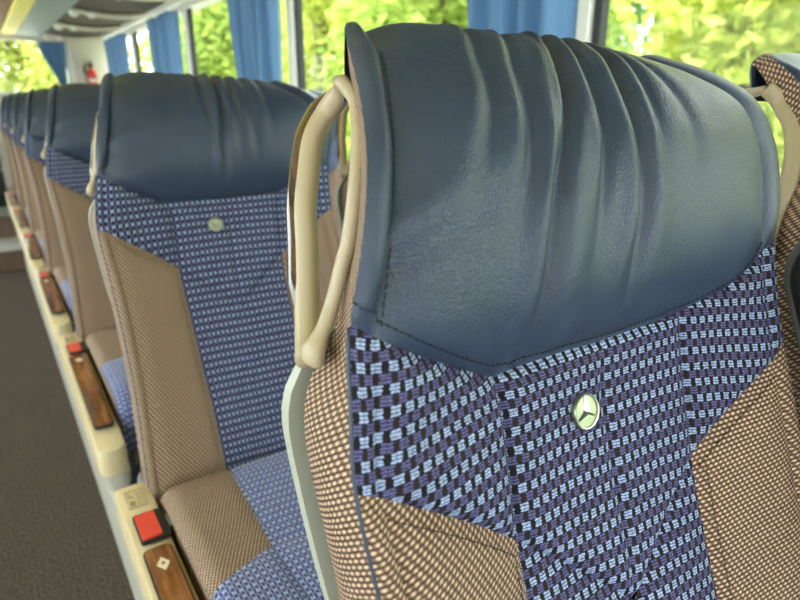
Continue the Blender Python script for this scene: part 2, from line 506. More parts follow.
def make_seat(name, aisle, fset):
    global FOLDS
    FOLDS = fset
    root = empty(name, (0, 0, 0))
    B = BASE
    # --- headrest cover
    mb = head_mb = MB()
    LF = lambda u, h, a, b: folds(u, h, a, b)
    patch(mb, 1, 5, lo_leather, TOP, 150, 110, .0105, 9, 12, LF, knots=(1.5, 2, 3, 3.6, 4, 4.5))
    BF = lambda u, h, a, b: -.0032 * (1 - abs(2 * a - 1) ** 2.2) * sstep(0, .05, h)
    patch(mb, 0, 1, lo_leather, TOP, 12, 90, .0068, 2.2, 14, BF)
    patch(mb, 5, 6, lo_leather, TOP, 12, 90, .0060, 2.2, 14, BF)
    head = mb.build('headrest_cover', M['leather'], root, off=B)
    tag(head, 'creased navy leather headrest cover')
    # stitching
    st = MB()
    line = []
    for i in range(0, 161):
        u = 1 + 4 * i / 160
        h = lo_leather(u) + .0085 + (.003 if abs(u - 2) < .05 else 0)
        a = (u - 1) / 4; b = (h - lo_leather(u)) / (TOP - lo_leather(u))
        d = .0105 * (1 - abs(2 * a - 1) ** 9) * (1 - abs(2 * b - 1) ** 12) + folds(u, h, a, b)
        line.append((S(u, h) + SN(u, h) * d, SN(u, h)))
    dashes(st, line)
    line = []
    for i in range(60):
        h = lerp(-.108, .03, i / 59); u = 1.03
        line.append((S(u, h) + SN(u, h) * .0010, SN(u, h)))
    dashes(st, line)
    line = []
    for i in range(12):
        u = i / 11; h = lo_leather(u) + .012
        line.append((S(u, h) + SN(u, h) * (.0068 * (1 - abs(2 * u - 1) ** 2.2)), SN(u, h)))
    dashes(st, line)
    st.build('stitching', M['thread'], head, off=B)
    # --- blue checked centre
    mb = MB()
    patch(mb, 1, 2, lo_brL, lo_leather, 30, 44, .0090, 7, 8)
    patch(mb, 0, 1, lo_brL, lo_leather, 8, 30, .0035, 2.4, 8)
    patch(mb, 4, 5, lo_brR, lo_leather, 30, 44, .0075, 7, 8)
    patch(mb, 5, 6, lo_brR, lo_leather, 8, 30, .0035, 2.4, 8)
    dart = lambda u, h, a, b: -.0034 * exp(-((u - 3) / .045) ** 2) * sstep(1.0, .8, b)
    patch(mb, 2, 4, vee, lo_leather, 80, 60, .0085, 12, 12, dart, knots=(3,))
    patch(mb, 2, 4, BOT, vee, 60, 70, .0055, 8, 12, knots=(3,))
    fab = mb.build('fabric_panel', M['check'], root, off=B)
    tag(fab, 'blue and black checked fabric panel')
    # --- brown bolsters
    for side in (-1, 1):
        mb = MB()
        if side < 0:
            patch(mb, 1, 2, BOT, lo_brL, 24, 70, .0070, 5, 14)
            patch(mb, 0, 1, BOT, lo_brL, 8, 70, .0045, 2.4, 20)
            ua, ub, f = 1.0, 1.96, lo_brL
        else:
            patch(mb, 4, 5, BOT, lo_brR, 24, 70, .0070, 5, 14)
            patch(mb, 5, 6, BOT, lo_brR, 8, 70, .0045, 2.4, 20)
            ua, ub, f = 4.04, 5.0, lo_brR
        bo = mb.build('side_bolster', M['weave'], root, off=B)
        tag(bo, 'brown woven side bolster of the backrest')
        st = MB(); line = []
        for i in range(40):
            u = lerp(ua, ub, i / 39); h = f(u) - .011
            a = (u - floor(u)); 
            d = .0070 * (1 - abs(2 * a - 1) ** 5) * (1 - abs(2 * ((h - BOT) / (f(u) - BOT)) - 1) ** 14)
            line.append((S(u, h) + SN(u, h) * max(d, .0004), SN(u, h)))
        uu = ub if side < 0 else ua
        for i in range(30):
            h = f(uu) - .011 - .30 * i / 29; u = uu + (-.06 if side < 0 else .06)
            a = u - floor(u)
            d = .0070 * (1 - abs(2 * a - 1) ** 5)
            line2 = (S(u, h) + SN(u, h) * max(d, .0004), SN(u, h))
            if i == 0: l2 = []
            l2.append(line2)
        dashes(st, line); dashes(st, l2)
        st.build('stitching', plainthread, bo, off=B)
        # piping along the front edge
        mb = MB()
        u = 0.0 if side < 0 else 6.0
        mb.tube([S(u, lerp(BOT, -.11, i / 60)) + Vector((side * .0002, .0012, 0)) for i in range(61)], .0014, 8)
        mb.build('piping', M['piping'], root, off=B)
        # woven flank
        mb = MB(); P = []; UV = []
        for j in range(90):
            h = lerp(BOT, .042, j / 89)
            P.append([sidept(side, h, i / 12) for i in range(13)])
            UV.append([(-interp(DEPTH, h) * i / 12 * .65, h * 1.06 + .40 * interp(DEPTH, h) * i / 12) for i in range(13)])
        mb.grid(P, UV)
        P = []; UV = []
        for j in range(9):
            A_ = S(u, lerp(.042, .0558, j / 8)); B_ = S(u, lerp(.078, .0562, j / 8))
            P.append([A_.lerp(B_, i / 6) for i in range(7)]); UV.append([(.026 * i / 6, .045 + .01 * j / 8) for i in range(7)])
        mb.grid(P, UV)
        mb.build('side_cover', M['weave'], root, off=B)
    # --- back: cloth behind the headrest, pale shell below
    mb = MB(); P = []; UV = []
    for j in range(60):
        h = lerp(BOT, .042, j / 59)
        a, b = sidept(-1, h, 1), sidept(1, h, 1)
        r = []
        for i in range(21):
            t = i / 20; p = a.lerp(b, t); p.y += .014 * sin(pi * t) * (1 if h < 0 else 1 - h / .06)
            r.append(p)
        P.append(r); UV.append([(i / 20 * .4, h) for i in range(21)])
    mb.grid(P, UV)
    mb.build('back_cover', M['weave'], root, off=B)
    mb = MB(); rings = []
    N = 40
    for j in range(N + 1):
        h = lerp(BOT, -.130, j / N)
        k = 1 - max(0, (j - (N - 5)) / 5) ** 2 * .55
        a, b = sidept(-1, h, 1), sidept(1, h, 1)
        c = (a + b) / 2; a = c + (a - c) * 1.0; b = c + (b - c) * 1.0
        ins = .012 * (1 - k) * 2 + lerp(.012, 0, sstep(-.45, -.25, h))
        gap = .014 * sstep(-.60, -.40, h)
        ring = []
        th = .018 * (k if k > .3 else .3)
        front = []; back = []
        for i in range(17):
            t = i / 16
            p = a.lerp(b, t); arch = .016 * sin(pi * t)
            sx = (t - .5) * 2
            p = p + Vector(((-.004 if t == 0 else .004 if t == 1 else 0), 0, 0))
            p.x += (-sx) * ins
            front.append(p + Vector((0, arch + gap + .001, 0)))
            rr = 1 - abs(sx) ** 6 * .35
            back.append(p + Vector((0, arch + gap + th * rr + .018 * (1 - abs(sx) ** 4), 0)))
        rings.append(front + back[::-1])
    mb.grid(rings, None, 0, closed_u=True)
    n_ = len(rings[0])
    mb.f.append(list(range(n_))[::-1]); mb.uv.append(None); mb.mi.append(0)
    l = N * n_
    mb.f.append([l + i for i in range(n_)]); mb.uv.append(None); mb.mi.append(0)
    mb.build('back_shell', M['shell'], root, off=B, ang=50)
    # --- emblem: a disc with a three pointed star
    c0 = S(2.74, -.206) + SN(2.74, -.206) * .0086
    nrm = SN(2.74, -.206); upv = (S(2.74, -.19) - S(2.74, -.22)); upv -= nrm * upv.dot(nrm); upv.normalize()
    rt = upv.cross(nrm) * -1
    rt = nrm.cross(upv) * -1
    R = .0128
    mb = MB(); rings = []
    for rr, hh in ((.0, .0022), (.84, .0022), (.87, .0032), (.95, .0034), (1.0, .0024), (1.0, -.002)):
        rings.append([c0 + (rt * cos(2*pi*k/40) + upv * sin(2*pi*k/40)) * (R * max(rr, .001)) + nrm * hh for k in range(40)])
    mb.grid(rings, None, 0, closed_u=True)
    em = mb.build('emblem', M['chrome'], root, off=B, ang=40)
    tag(em, 'round silver star emblem')
    mb = MB()
    for k in range(3):
        an = pi / 2 + k * 2 * pi / 3
        d = rt * cos(an) + upv * sin(an); s_ = rt * -sin(an) + upv * cos(an)
        tip = c0 + d * (R * .92) + nrm * .0030
        q = R * .17
        a1 = c0 + (d * .5 + s_ * .866) * q + nrm * .0024
        a2 = c0 + (d * .5 - s_ * .866) * q + nrm * .0024
        top = c0 + nrm * .0062
        mb.add([tip, a1, top, a2], [[0, 2, 1], [0, 3, 2]])
    mb.build('star', M['star'], em, smooth=False, off=B, recalc=False)
    # --- grab handle on the aisle side edge
    inner = [(.1785,.325,.0115),(.181,.313,.001),(.176,.302,-.010),(.1705,.292,-.022),(.1626,.283,-.045),(.156,.280,-.0715),(.153,.281,-.082),(.147,.283,-.1045),(.140,.282,-.119),(.134,.282,-.130),(.1325,.284,-.137)]
    bar = [(.1790,.327,.011),(.194,.352,.006),(.192,.369,-.006),(.180,.368,-.024),(.170,.358,-.048),(.164,.351,-.066),(.158,.339,-.090),(.150,.324,-.114),(.144,.312,-.128),(.138,.299,-.136),(.134,.289,-.139)]
    mb = MB()
    ip = spline(inner, 6)
    hw = .0046 if aisle else .0085
    mb.tube(ip, [hw + (.005 * sstep(len(ip) * .78, len(ip) * .95, i)) for i in range(len(ip))], 12, rx=[.0042 + (.002 * sstep(len(ip) * .78, len(ip) * .95, i)) for i in range(len(ip))], up=(0, 1, 0))
    bp = spline(bar, 6)
    n_ = len(bp)
    rr = [.0072 * (.55 + .45 * sstep(0, n_ * .15, i)) for i in range(n_)]
    mb.tube(bp, [.0092 * (.5 + .5 * sstep(0, n_ * .22, i)) for i in range(n_)], 14, rx=rr, up=(0, 1, 0))
    hd = mb.build('grab_handle', M['beige'], root, off=B)
    tag(hd, 'beige loop grab handle with burl trim')
    mb = MB()
    # trim strip follows the outside of the bar
    seg = bp[int(n_ * .10):int(n_ * .80)]
    path = [p + Vector((-.0030, .0068, .001)) for p in seg]
    m_ = len(path)
    mb.tube(path, [.0074 * min(1, .15 + 6 * min(i, m_ - 1 - i) / m_) for i in range(m_)], 12, rx=[.0060 * min(1, .15 + 6 * min(i, m_ - 1 - i) / m_) for i in range(m_)], up=(0, 1, 0))
    tw = mb.build('burl_trim', M['wood'], hd, off=B)
    tag(tw, 'glossy dark wood trim on the handle')
    # --- cushion: profile along y, then across x
    def cush(x, t):
        """t 0 rear .. 1 under the front edge; returns point of the cushion top skin"""
        prof = [(0, .075, -.600), (.08, .05, -.574), (.35, -.12, -.566), (.62, -.27, -.560), (.76, -.345, -.564), (.86, -.392, -.590), (.94, -.405, -.635), (1.0, -.392, -.685)]
        for (t0, y0, z0), (t1, y1, z1), k in zip(prof, prof[1:], range(9)):
            if t <= t1 or k == len(prof) - 2:
                q = (t - t0) / (t1 - t0)
                ps = [Vector((0, a[1], a[2])) for a in (prof[max(k - 1, 0)], prof[k], prof[k + 1], prof[min(k + 2, len(prof) - 1)])]
                p = cr(*ps, q); break
        return Vector((x, p.y, p.z))
    XL, XR = .134, .524
    def cushp(s_, t, amp=0):
        x = lerp(XL, XR, s_)
        p = cush(x, t)
        sag = -.010 * exp(-((s_ - .5) / .26) ** 2) * sstep(0, .2, t) * (1 - sstep(.6, .9, t))
        e = max(0, (abs(s_ - .5) - .44) / .06)
        p.z += sag - .012 * e ** 2
        if t > .8: p.y += .006 * e ** 2
        p.z += amp
        return p
    tabT = [(0, .075), (1, -.5)]
    # brown rear corner panels, blue centre and front: split at (s, t) lines
    def edge_s(t): return interp([(0, .295), (.40, .245)], t)      # inner seam of the brown panel
    TB = .50
    def tb(s_): return interp([(0, .47), (.245, .405)], s_)
    def cpatch(mb, sa, sb, ta, tb_, nu, nv, amp):
        P = []; UV = []
        for j in range(nv + 1):
            b = j / nv; r = []; q = []
            for i in range(nu + 1):
                a = i / nu
                # resolve s and t together
                t = ta if not callable(ta) else 0
                s0 = sa; s1 = sb
                sg = lerp(sa(0) if callable(sa) else sa, sb(0) if callable(sb) else sb, a)
                for _ in range(3):
                    tl = ta(sg) if callable(ta) else ta
                    th = tb_(sg) if callable(tb_) else tb_
                    t = lerp(tl, th, b)
                    sg = lerp(sa(t) if callable(sa) else sa, sb(t) if callable(sb) else sb, a)
                d = amp * (1 - abs(2 * a - 1) ** 7) * (1 - abs(2 * b - 1) ** 8)
                r.append(cushp(sg, t, d)); q.append((sg * .39, t * .58))
            P.append(r); UV.append(q)
        mb.grid(P, UV)
    mb = MB()
    cpatch(mb, edge_s, lambda t: 1 - edge_s(t), 0, .405, 30, 30, .004)
    cpatch(mb, 0, .245, tb, 1.0, 20, 34, .004)
    cpatch(mb, .245, .755, .405, 1.0, 30, 34, .004)
    cpatch(mb, .755, 1, lambda s_: tb(1 - s_), 1.0, 20, 34, .004)
    # flanks and underside
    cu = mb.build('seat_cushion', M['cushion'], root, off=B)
    mb = MB()
    for s_ in (0, 1):
        P = []; UV = []
        for j in range(41):
            t = j / 40; p = cushp(s_, t)
            q = Vector((p.x, min(max(p.y, -.39), .07), -.69))
            P.append([p.lerp(q, k / 6) for k in range(7)]); UV.append([(t * .58, k / 6 * .1) for k in range(7)])
        mb.grid(P, UV)
    b0 = [cushp(k / 10, 0) for k in range(11)]; b1 = [Vector((p.x, .07, -.69)) for p in b0]
    mb.grid([b0, b1], [[(k * .04, 0) for k in range(11)], [(k * .04, .1) for k in range(11)]])
    f0 = [Vector((p.x, -.39, -.69)) for p in b0]
    mb.grid([b1, f0], [[(k * .04, 0) for k in range(11)], [(k * .04, .4) for k in range(11)]])
    cpatch(mb, 0, edge_s, 0, tb, 18, 24, .005)
    cpatch(mb, lambda t: 1 - edge_s(t), 1, 0, lambda s_: tb(1 - s_), 18, 24, .005)
    cb = mb.build('cushion_bolster', M['weave'], root, off=B)
    tag(cb, 'brown woven sides of the seat cushion')
    # --- seat base and foot
    mb = MB()
    mb.box((.15, -.36, -.745), (.51, .10, -.694), .01)
    mb.build('seat_base', M['dgrey'], root, off=B)
    for yy in (-.24, .05):
        mb = MB()
        mb.box((.18, yy - .025, PODZ - H + .0), (.48, yy + .025, -.744), .008)
        mb.build('pedestal', M['dgrey'], root, off=B)
    if aisle:
        # --- long trim unit on the aisle side: beige top, buckle, burl inlay, pale lower body
        def outline(y, k):
            pass
        x0, x1 = .076, .128; ya, yb = .128, -.495; zt = -.586
        def ring(z, ins, rr, lean=0):
            pts = []
            xa, xb, y0_, y1_ = x0 + ins + lean, x1 - ins, yb + ins, ya - ins
            for cx, cy, a0, r in ((xb - rr*2, y0_ + rr*2, -pi/2, rr*2), (xb - rr, y1_ - rr, 0, rr), (xa + rr, y1_ - rr, pi/2, rr), (xa + rr*2, y0_ + rr*2, pi, rr*2)):
                for q in range(9):
                    an = a0 + pi / 2 * q / 8
                    yy = cy + r * sin(an); xx = cx + r * cos(an)
                    pts.append(Vector((xx, yy, z + (-.030 * sstep(-.36, yb, yy)))))
            return pts
        mb = MB()
        rings = [ring(-.640, 0.0, .011), ring(zt - .006, 0, .011), ring(zt - .0015, .0015, .0105), ring(zt, .005, .009)]
        mb.grid(rings, None, 0, closed_u=True)
        n_ = len(rings[0])
        mb.f.append([3 * n_ + i for i in range(n_)]); mb.uv.append(None); mb.mi.append(0)
        mb.f.append([i for i in range(n_)][::-1]); mb.uv.append(None); mb.mi.append(0)
        top = mb.build('armrest_trim', M['trimbeige'], root, off=B, ang=40)
        tag(top, 'beige aisle trim unit with buckle and burl inlay')
        mb = MB()
        rings = [ring(-.700, .006, .011, .022), ring(-.668, .000, .011, .004), ring(-.641, -.0015, .011)]
        mb.grid(rings, None, 0, closed_u=True)
        mb.f.append([2 * n_ + i for i in range(n_)]); mb.uv.append(None); mb.mi.append(0)
        mb.f.append([i for i in range(n_)][::-1]); mb.uv.append(None); mb.mi.append(0)
        mb.build('side_skirt', M['grey'], root, off=B, ang=40)
        # burl inlay with a pale frame
        def slab(mb, xa, xb, y0_, y1_, z0_, z1_, r):
            pts = []
            for cx, cy, a0 in ((xb - r, y0_ + r, -pi/2), (xb - r, y1_ - r, 0), (xa + r, y1_ - r, pi/2), (xa + r, y0_ + r, pi)):
                for q in range(7):
                    an = a0 + pi/2*q/6; pts.append((cx + r*cos(an), cy + r*sin(an)))
            zz = lambda y, z: z - .030 * sstep(-.36, yb, y)
            rg = [[Vector((x, y, zz(y, z0_))) for x, y in pts], [Vector((x, y, zz(y, z1_ - .0008))) for x, y in pts],
                  [Vector((lerp(x, (xa+xb)/2, .03), lerp(y, (y0_+y1_)/2, .004), zz(y, z1_))) for x, y in pts]]
            mb.grid(rg, None, 0, closed_u=True)
            k = len(mb.v) - len(pts)
            mb.f.append([k + i for i in range(len(pts))]); mb.uv.append(None); mb.mi.append(0)
        mb = MB(); slab(mb, .0835, .1215, -.425, -.046, zt - .004, zt + .0014, .010)
        mb.build('inlay_frame', M['black'], top, off=B, ang=40)
        mb = MB(); slab(mb, .0855, .1195, -.422, -.049, zt - .003, zt + .0030, .009)
        inl = mb.build('burl_inlay', M['burl'], top, off=B, ang=40)
        tag(inl, 'glossy brown burl inlay')
        # diamond mark
        mb = MB(); cx, cy, zz = .1025, -.088, zt + .0032
        for q in (1.0,):
            mb.add([(cx, cy + .014, zz), (cx + .0085, cy, zz), (cx, cy - .014, zz), (cx - .0085, cy, zz),
                    (cx, cy + .014, zz + .0006), (cx + .0085, cy, zz + .0006), (cx, cy - .014, zz + .0006), (cx - .0085, cy, zz + .0006)],
                   [[4, 5, 6, 7], [0, 1, 5, 4], [1, 2, 6, 5], [2, 3, 7, 6], [3, 0, 4, 7]])
        dm = mb.build('diamond_mark', M['diamond'], inl, smooth=False, off=B) if False else mb.build('diamond_mark', M['diamond'], top, smooth=False, off=B)
        mb = MB(); mb.add([(cx, cy + .005, zz + .001), (cx + .003, cy - .002, zz + .001), (cx - .003, cy - .002, zz + .001)], [[0, 1, 2]])
        mb.build('diamond_centre', M['burl'], top, smooth=False, off=B)
        # buckle: black well and red press button
        mb = MB(); slab(mb, .087, .1285, -.030, .038, zt - .004, zt + .0022, .005)
        bk = mb.build('buckle', M['black'], root, off=B, ang=40)
        tag(bk, 'black seat belt buckle with red press button')
        mb = MB(); slab(mb, .0895, .117, -.0265, .033, zt - .003, zt + .0050, .004)
        mb.build('red_button', M['red'], bk, off=B, ang=40)
        mb = MB(); mb.box((.117, -.012, zt - .004), (.140, .018, zt + .001), .002)
        mb.build('latch_tongue', M['dgrey'], bk, off=B)
        # engraved pictogram panel on the rear of the top
        mb = MB(); z_ = zt + .0003
        def fl(xa, xb, y0_, y1_): mb.box((xa, y0_, zt - .001), (xb, y1_, zt + .0005))
        fl(.0885, .0893, .060, .108); fl(.1145, .1153, .060, .108); fl(.0885, .1153, .060, .0608); fl(.0885, .1153, .1072, .108)
        for k in range(4):
            fl(.092, .100, .066 + k * .004, .0672 + k * .004)
        for k, yy in enumerate((.070, .082, .094)):
            fl(.104, .111, yy, yy + .0012); fl(.104, .1052, yy, yy + .007); fl(.1098, .111, yy, yy + .007)
        fl(.093, .096, .090, .101); fl(.0965, .1, .088, .091)
        mb.build('pictogram', M['engrave'], top, smooth=False, off=B)
        # leg: pale foot plate and grey strut under the back
        mb = MB()
        mb.tube([(.128, .14, -.60), (.122, .15, -.70), (.136, .16, PODZ - H + .01)], [.034, .030, .034], 12, rx=[.012, .011, .013], up=(0, 1, 0))
        mb.build('leg', M['dgrey'], root, off=B)
        mb = MB(); mb.box((.118, .06, PODZ - H), (.165, .26, PODZ - H + .022), .008)
        mb.build('foot', M['grey'], root, off=B)
        mb = MB(); mb.box((.118, -.36, PODZ - H), (.138, -.10, -.701), .009)
        mb.build('side_panel', M['grey'], root, off=B)
    else:
        # folded-up middle armrest on the inner side
        mb = MB()
        a, b = Vector((.100, .105, -.34)), Vector((.100, .192, -.135))
        ax = (b - a).normalized(); pr = Vector((0, ax.z, -ax.y))
        def stad(r, x):
            out = []
            for k in range(24):
                an = -pi/2 + pi * k / 23; out.append(b + (ax * cos(an) + pr * sin(an)) * r + Vector((x - .116, 0, 0)))
            for k in range(24):
                an = pi/2 + pi * k / 23; out.append(a + (ax * cos(an) + pr * sin(an)) * r + Vector((x - .116, 0, 0)))
            return out
        rg = [stad(.030, .098), stad(.044, .099), stad(.049, .106), stad(.049, .124), stad(.044, .131), stad(.030, .132)]
        mb.grid(rg, None, 0, closed_u=True)
        n_ = len(rg[0])
        mb.f.append(list(range(n_))); mb.uv.append(None); mb.mi.append(0)
        mb.f.append([5 * n_ + i for i in range(n_)]); mb.uv.append(None); mb.mi.append(0)
        ar = mb.build('armrest', M['rimgrey'], root, off=B)
        tag(ar, 'black folded up armrest with grey rim')
        mb = MB(); rg = [stad(.040, .0992), stad(.040, .0965), stad(.034, .0945)]
        mb.grid(rg, None, 0, closed_u=True)
        mb.f.append([2 * n_ + i for i in range(n_)]); mb.uv.append(None); mb.mi.append(0)
        mb.build('armrest_pad', M['black'], ar, off=B)
    return root

plainthread = plain('brown_thread', srgb(52, 38, 28), .8)

def copy_tree(o, parent=None, skip=None):
    c = o.copy(); COL.objects.link(c); c.parent = parent
    for ch in list(o.children):
        if skip and ch.name.split('.')[0] == skip: continue
        copy_tree(ch, c)
    return c

def W(x, y, z): return Vector((x, y, z + H))

aisle = make_seat('coach_seat', True, FOLDS_A)
other = make_seat('coach_seat', True, FOLDS_B)
window = make_seat('coach_seat', False, FOLDS_B)
NA = 7
ALAB = ['large aisle seat nearest the camera, with its grab handle and star emblem in sharp focus',
        'second aisle seat, whole backrest and small emblem seen behind the nearest seat',
        'third aisle seat, seen directly behind the left edge of the second seat',
        'fourth aisle seat, narrow slice of leather and brown bolster behind the third',
        'fifth aisle seat, thin slice between the fourth seat and the sixth',
        'sixth aisle seat, blurred sliver two seats from the back of the row',
        'farthest aisle seat of the row, a blurred sliver at the left edge']
for k in range(NA):
    o = aisle if k == 0 else other if k == 1 else copy_tree(other)
    o.location = BASE + Vector((0, k * PITCH, H))
    tag(o, ALAB[k], 'seat', 'coach seats along the aisle')
WLAB = ['window seat at the right edge of the picture, its woven flank and handle showing',
        'window seat mostly hidden by the nearest seat, its handle seen through the beige grab handle',
        'rounded window seat top peeping between the second aisle seat and the beige handle']
for k in range(3):
    o = window if k == 0 else copy_tree(window, None, 'armrest')
    o.location = BASE + Vector((.46, k * PITCH - .015, H))
    tag(o, WLAB[k], 'seat', 'coach seats along the windows')

# ------------------------------------------------------------------ the coach body
def structure(name, mb, mat, smooth=False, **k):
    o = mb.build(name, mat, None, smooth=smooth, **k); o['kind'] = 'structure'; return o
YF, YR = -5.2, 6.5           # front end of what is built, rear wall
XW, XL_ = 1.12, -1.45        # right window wall, left window wall
mb = MB(); mb.box((XL_, YF, -.05), (XW, YR, 0)); structure('floor', mb, M['carpet'])
mb = MB(); mb.box((.116, YF, 0), (XW, 4.75, PODZ)); structure('trim_1', mb, M['treads'])
mb = MB(); mb.box((.105, YF, .0), (.116, 4.75, PODZ + .006), .002); structure('trim_2', mb, M['grey'])
mb = MB(); mb.box((XL_, YF, 0), (-.62, 4.75, PODZ)); structure('trim_3', mb, M['treads'])
# rear steps
mb = MB(); mb.box((-.62, 4.55, 0), (.105, 5.0, .13)); structure('trim_4', mb, M['step'])
mb = MB(); mb.box((-.62, 4.54, .13), (.105, 5.0, .14), .002); structure('trim_5', mb, M['treads'])
mb = MB(); mb.box((XL_, 5.0, 0), (XW, YR, .29)); structure('trim_6', mb, M['step'])
mb = MB(); mb.box((XL_, 4.985, .29), (XW, YR, .30), .002); structure('trim_7', mb, M['dgrey'])

pill = [-3.45, -2.0, -.53, .93, 2.41, 3.87, 5.34]
WZ0, WZ1 = .68, 1.56
def winwall(side, x, inner):
    mb = MB()
    a, b = (x, x + .07) if side > 0 else (x - .07, x)
    mb.box((a, YF, 0), (b, YR, WZ0)); mb.box((a, YF, WZ1), (b, YR, 1.95))
    structure('wall_right' if side > 0 else 'wall_left', mb, M['white'])
winwall(1, XW, XW); winwall(-1, XL_, XL_)
tn = 8
for k, y in enumerate(pill):
    mb = MB(); mb.box((XW - .012, y - .002, WZ0), (XW + .03, y + .045, WZ1), .003)
    structure('trim_%d' % tn, mb, M['white']); tn += 1
    mb = MB(); mb.box((XW + .004, y - .022, WZ0), (XW + .03, y - .002, WZ1), .003)
    structure('trim_%d' % tn, mb, M['rubber']); tn += 1
    mb = MB(); mb.box((XL_ - .06, y, WZ0), (XL_ + .02, y + .06, WZ1), .004)
    structure('trim_%d' % tn, mb, M['white']); tn += 1
# panes
ys = [YF] + pill + [YR]
wn = 1
for side, x in ((1, XW + .018), (-1, XL_ - .04)):
    for a, b in zip(ys, ys[1:]):
        if b - a < .1: continue
        mb = MB(); mb.box((x - .003, a + .02, WZ0 - .02), (x + .003, b - .02, WZ1 + .02))
        structure('window_%d' % wn, mb, M['glass']); wn += 1
# rear wall with the wide window
RX0, RX1, RZ0, RZ1 = -1.15, .735, 1.13, 1.55
mb = MB()
mb.box((XL_, YR, 0), (XW, YR + .07, RZ0)); mb.box((XL_, YR, RZ1), (XW, YR + .07, 1.95))
mb.box((XL_, YR, RZ0), (RX0, YR + .07, RZ1)); mb.box((RX1 + .06, YR, RZ0), (XW, YR + .07, RZ1))
structure('wall_back', mb, M['cream'])
mb = MB(); mb.box((RX0, YR + .03, RZ0), (RX1 + .06, YR + .036, RZ1)); structure('window_%d' % wn, mb, M['glass'])
mb = MB(); mb.box((RX1 + .025, YR - .01, RZ0), (RX1 + .055, YR + .03, RZ1), .004); structure('trim_%d' % tn, mb, M['white']); tn += 1
mb = MB(); mb.box((RX0 - .05, YR - .05, RZ0 - .035), (RX1 + .06, YR + .0, RZ0), .008); structure('trim_%d' % tn, mb, M['white']); tn += 1
# cream corner panel with the extinguisher, slanting from the rear wall to the last pillar
mb = MB(); mb.box((.80, YR - .06, .3), (XW - .005, YR, 1.6), .01); structure('trim_%d' % tn, mb, M['cream']); tn += 1
# front end with the windscreen
mb = MB()
mb.box((XL_, YF - .07, 0), (XW, YF, .75)); mb.box((XL_, YF - .07, 1.6), (XW, YF, 1.95)); mb.box((XL_, YF - .07, .75), (XL_ + .1, YF, 1.6)); mb.box((XW - .1, YF - .07, .75), (XW, YF, 1.6))
structure('wall_front', mb, M['white'])
# ceiling
mb = MB(); mb.box((XL_ - .07, YF, 1.90), (XW + .07, YR + .07, 1.97)); structure('ceiling', mb, M['ceil'])

# luggage rack over the seats: grey bottom flap, dark nets between cross bars with lamps
Z0 = H + .545
rk = empty('luggage_rack', (.8, 2, Z0)); tag(rk, 'overhead luggage rack with dark net panels, grey flap and reading lamp bars', 'rack')
RB = Vector((.8, 2, Z0))
mb = MB(); mb.box((.405, YF, Z0 - .005), (.60, YR - .02, Z0 + .02), .006); mb.build('bottom_flap', M['rack'], rk, False, off=RB)
mb = MB(); mb.box((.305, YF, Z0 - .0), (.404, YR - .02, Z0 + .025), .006); o = mb.build('front_panel', M['yellow'], rk, False, off=RB); tag(o, 'cream strip along the rack front, yellow sunlight painted in')
bars = [YF + .1 + .85 * k for k in range(-0, 11)]
bars = [y for y in [3.72 + .88 * k for k in range(-10, 4)] if YF < y < YR - .1]
for y in bars:
    mb = MB()
    path = []
    for k in range(17):
        t = k / 16; path.append((lerp(.60, 1.09, t), y, Z0 + .012 - .030 * sin(pi * t)))
    mb.tube(path, .016, 8, rx=.03, up=(0, 0, 1))
    cbm = mb.build('cross_bar', M['lamp'], rk, off=RB)
    for xx in (.63, .73):
        mb = MB()
        mb.tube([(xx, y, Z0 - .035), (xx, y, Z0 - .018), (xx, y, Z0 + .0)], [.018, .030, .032], 14)
        mb.build('reading_lamp', M['white'], cbm, off=RB)
for a, b in zip([YF] + bars, bars + [YR - .03]):
    if b - a < .1: continue
    P = []
    for j in range(9):
        y = lerp(a + .02, b - .02, j / 8); s_ = sin(pi * j / 8)
        P.append([Vector((lerp(.595, 1.10, i / 12), y, Z0 + .028 - .022 * sin(pi * i / 12) - .008 * s_)) for i in range(13)])
    mb = MB(); mb.grid(P); mb.grid([[p + Vector((0, 0, .012)) for p in r] for r in P])
    mb.build('net_panel', M['mesh'], rk, off=RB)
mb = MB(); mb.box((1.055, YF, Z0 - .012), (XW, YR - .06, Z0 + .05), .012); mb.build('edge_rail', M['white'], rk, False, off=RB)
mb = MB(); mb.box((.225, YF, Z0 + .03), (.304, YR - .02, Z0 + .06), .006); structure('trim_%d' % tn, mb, M['brownstrip']); tn += 1
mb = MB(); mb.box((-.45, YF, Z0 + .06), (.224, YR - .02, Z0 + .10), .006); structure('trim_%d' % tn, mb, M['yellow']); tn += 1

# ------------------------------------------------------------------ curtains
def curtain(label, y0, y1, z0, z1, x, folds_, amp, pinch=0.0, along='y', seed=0, pin_to=1.0, zp=0.0):
    rnd = random.Random(seed)
    ph = rnd.random() * 6
    P = []
    nu, nv = folds_ * 10, 24
    for j in range(nv + 1):
        t = j / nv; z = lerp(z1, z0, t); r = []
        sq = 1 - pinch * sstep(0, 1, t)
        for i in range(nu + 1):
            s_ = i / nu
            yy = lerp(y0, y1, s_)
            yp = lerp(y0, y1, pin_to)
            yy = yp + (yy - yp) * sq
            d = amp * (sin(2 * pi * folds_ * s_ + ph + .5 * sin(t * 2 + i * .1)) + .35 * sin(2 * pi * folds_ * s_ * 2.3 + ph * 2 + t))
            r.append(Vector((x + d, yy, z)) if along == 'y' else Vector((yy, x + d, z)))
        P.append(r)
    mb = MB(); mb.grid(P)
    c = Vector((x, (y0 + y1) / 2, z1)) if along == 'y' else Vector(((y0 + y1) / 2, x, z1))
    o = mb.build('curtain', M['curtain'], None, off=c)
    o.location = c
    sm = o.modifiers.new('thick', 'SOLIDIFY'); sm.thickness = .0025; sm.offset = 0
    tag(o, label, 'curtain', 'blue window curtains')
    return o
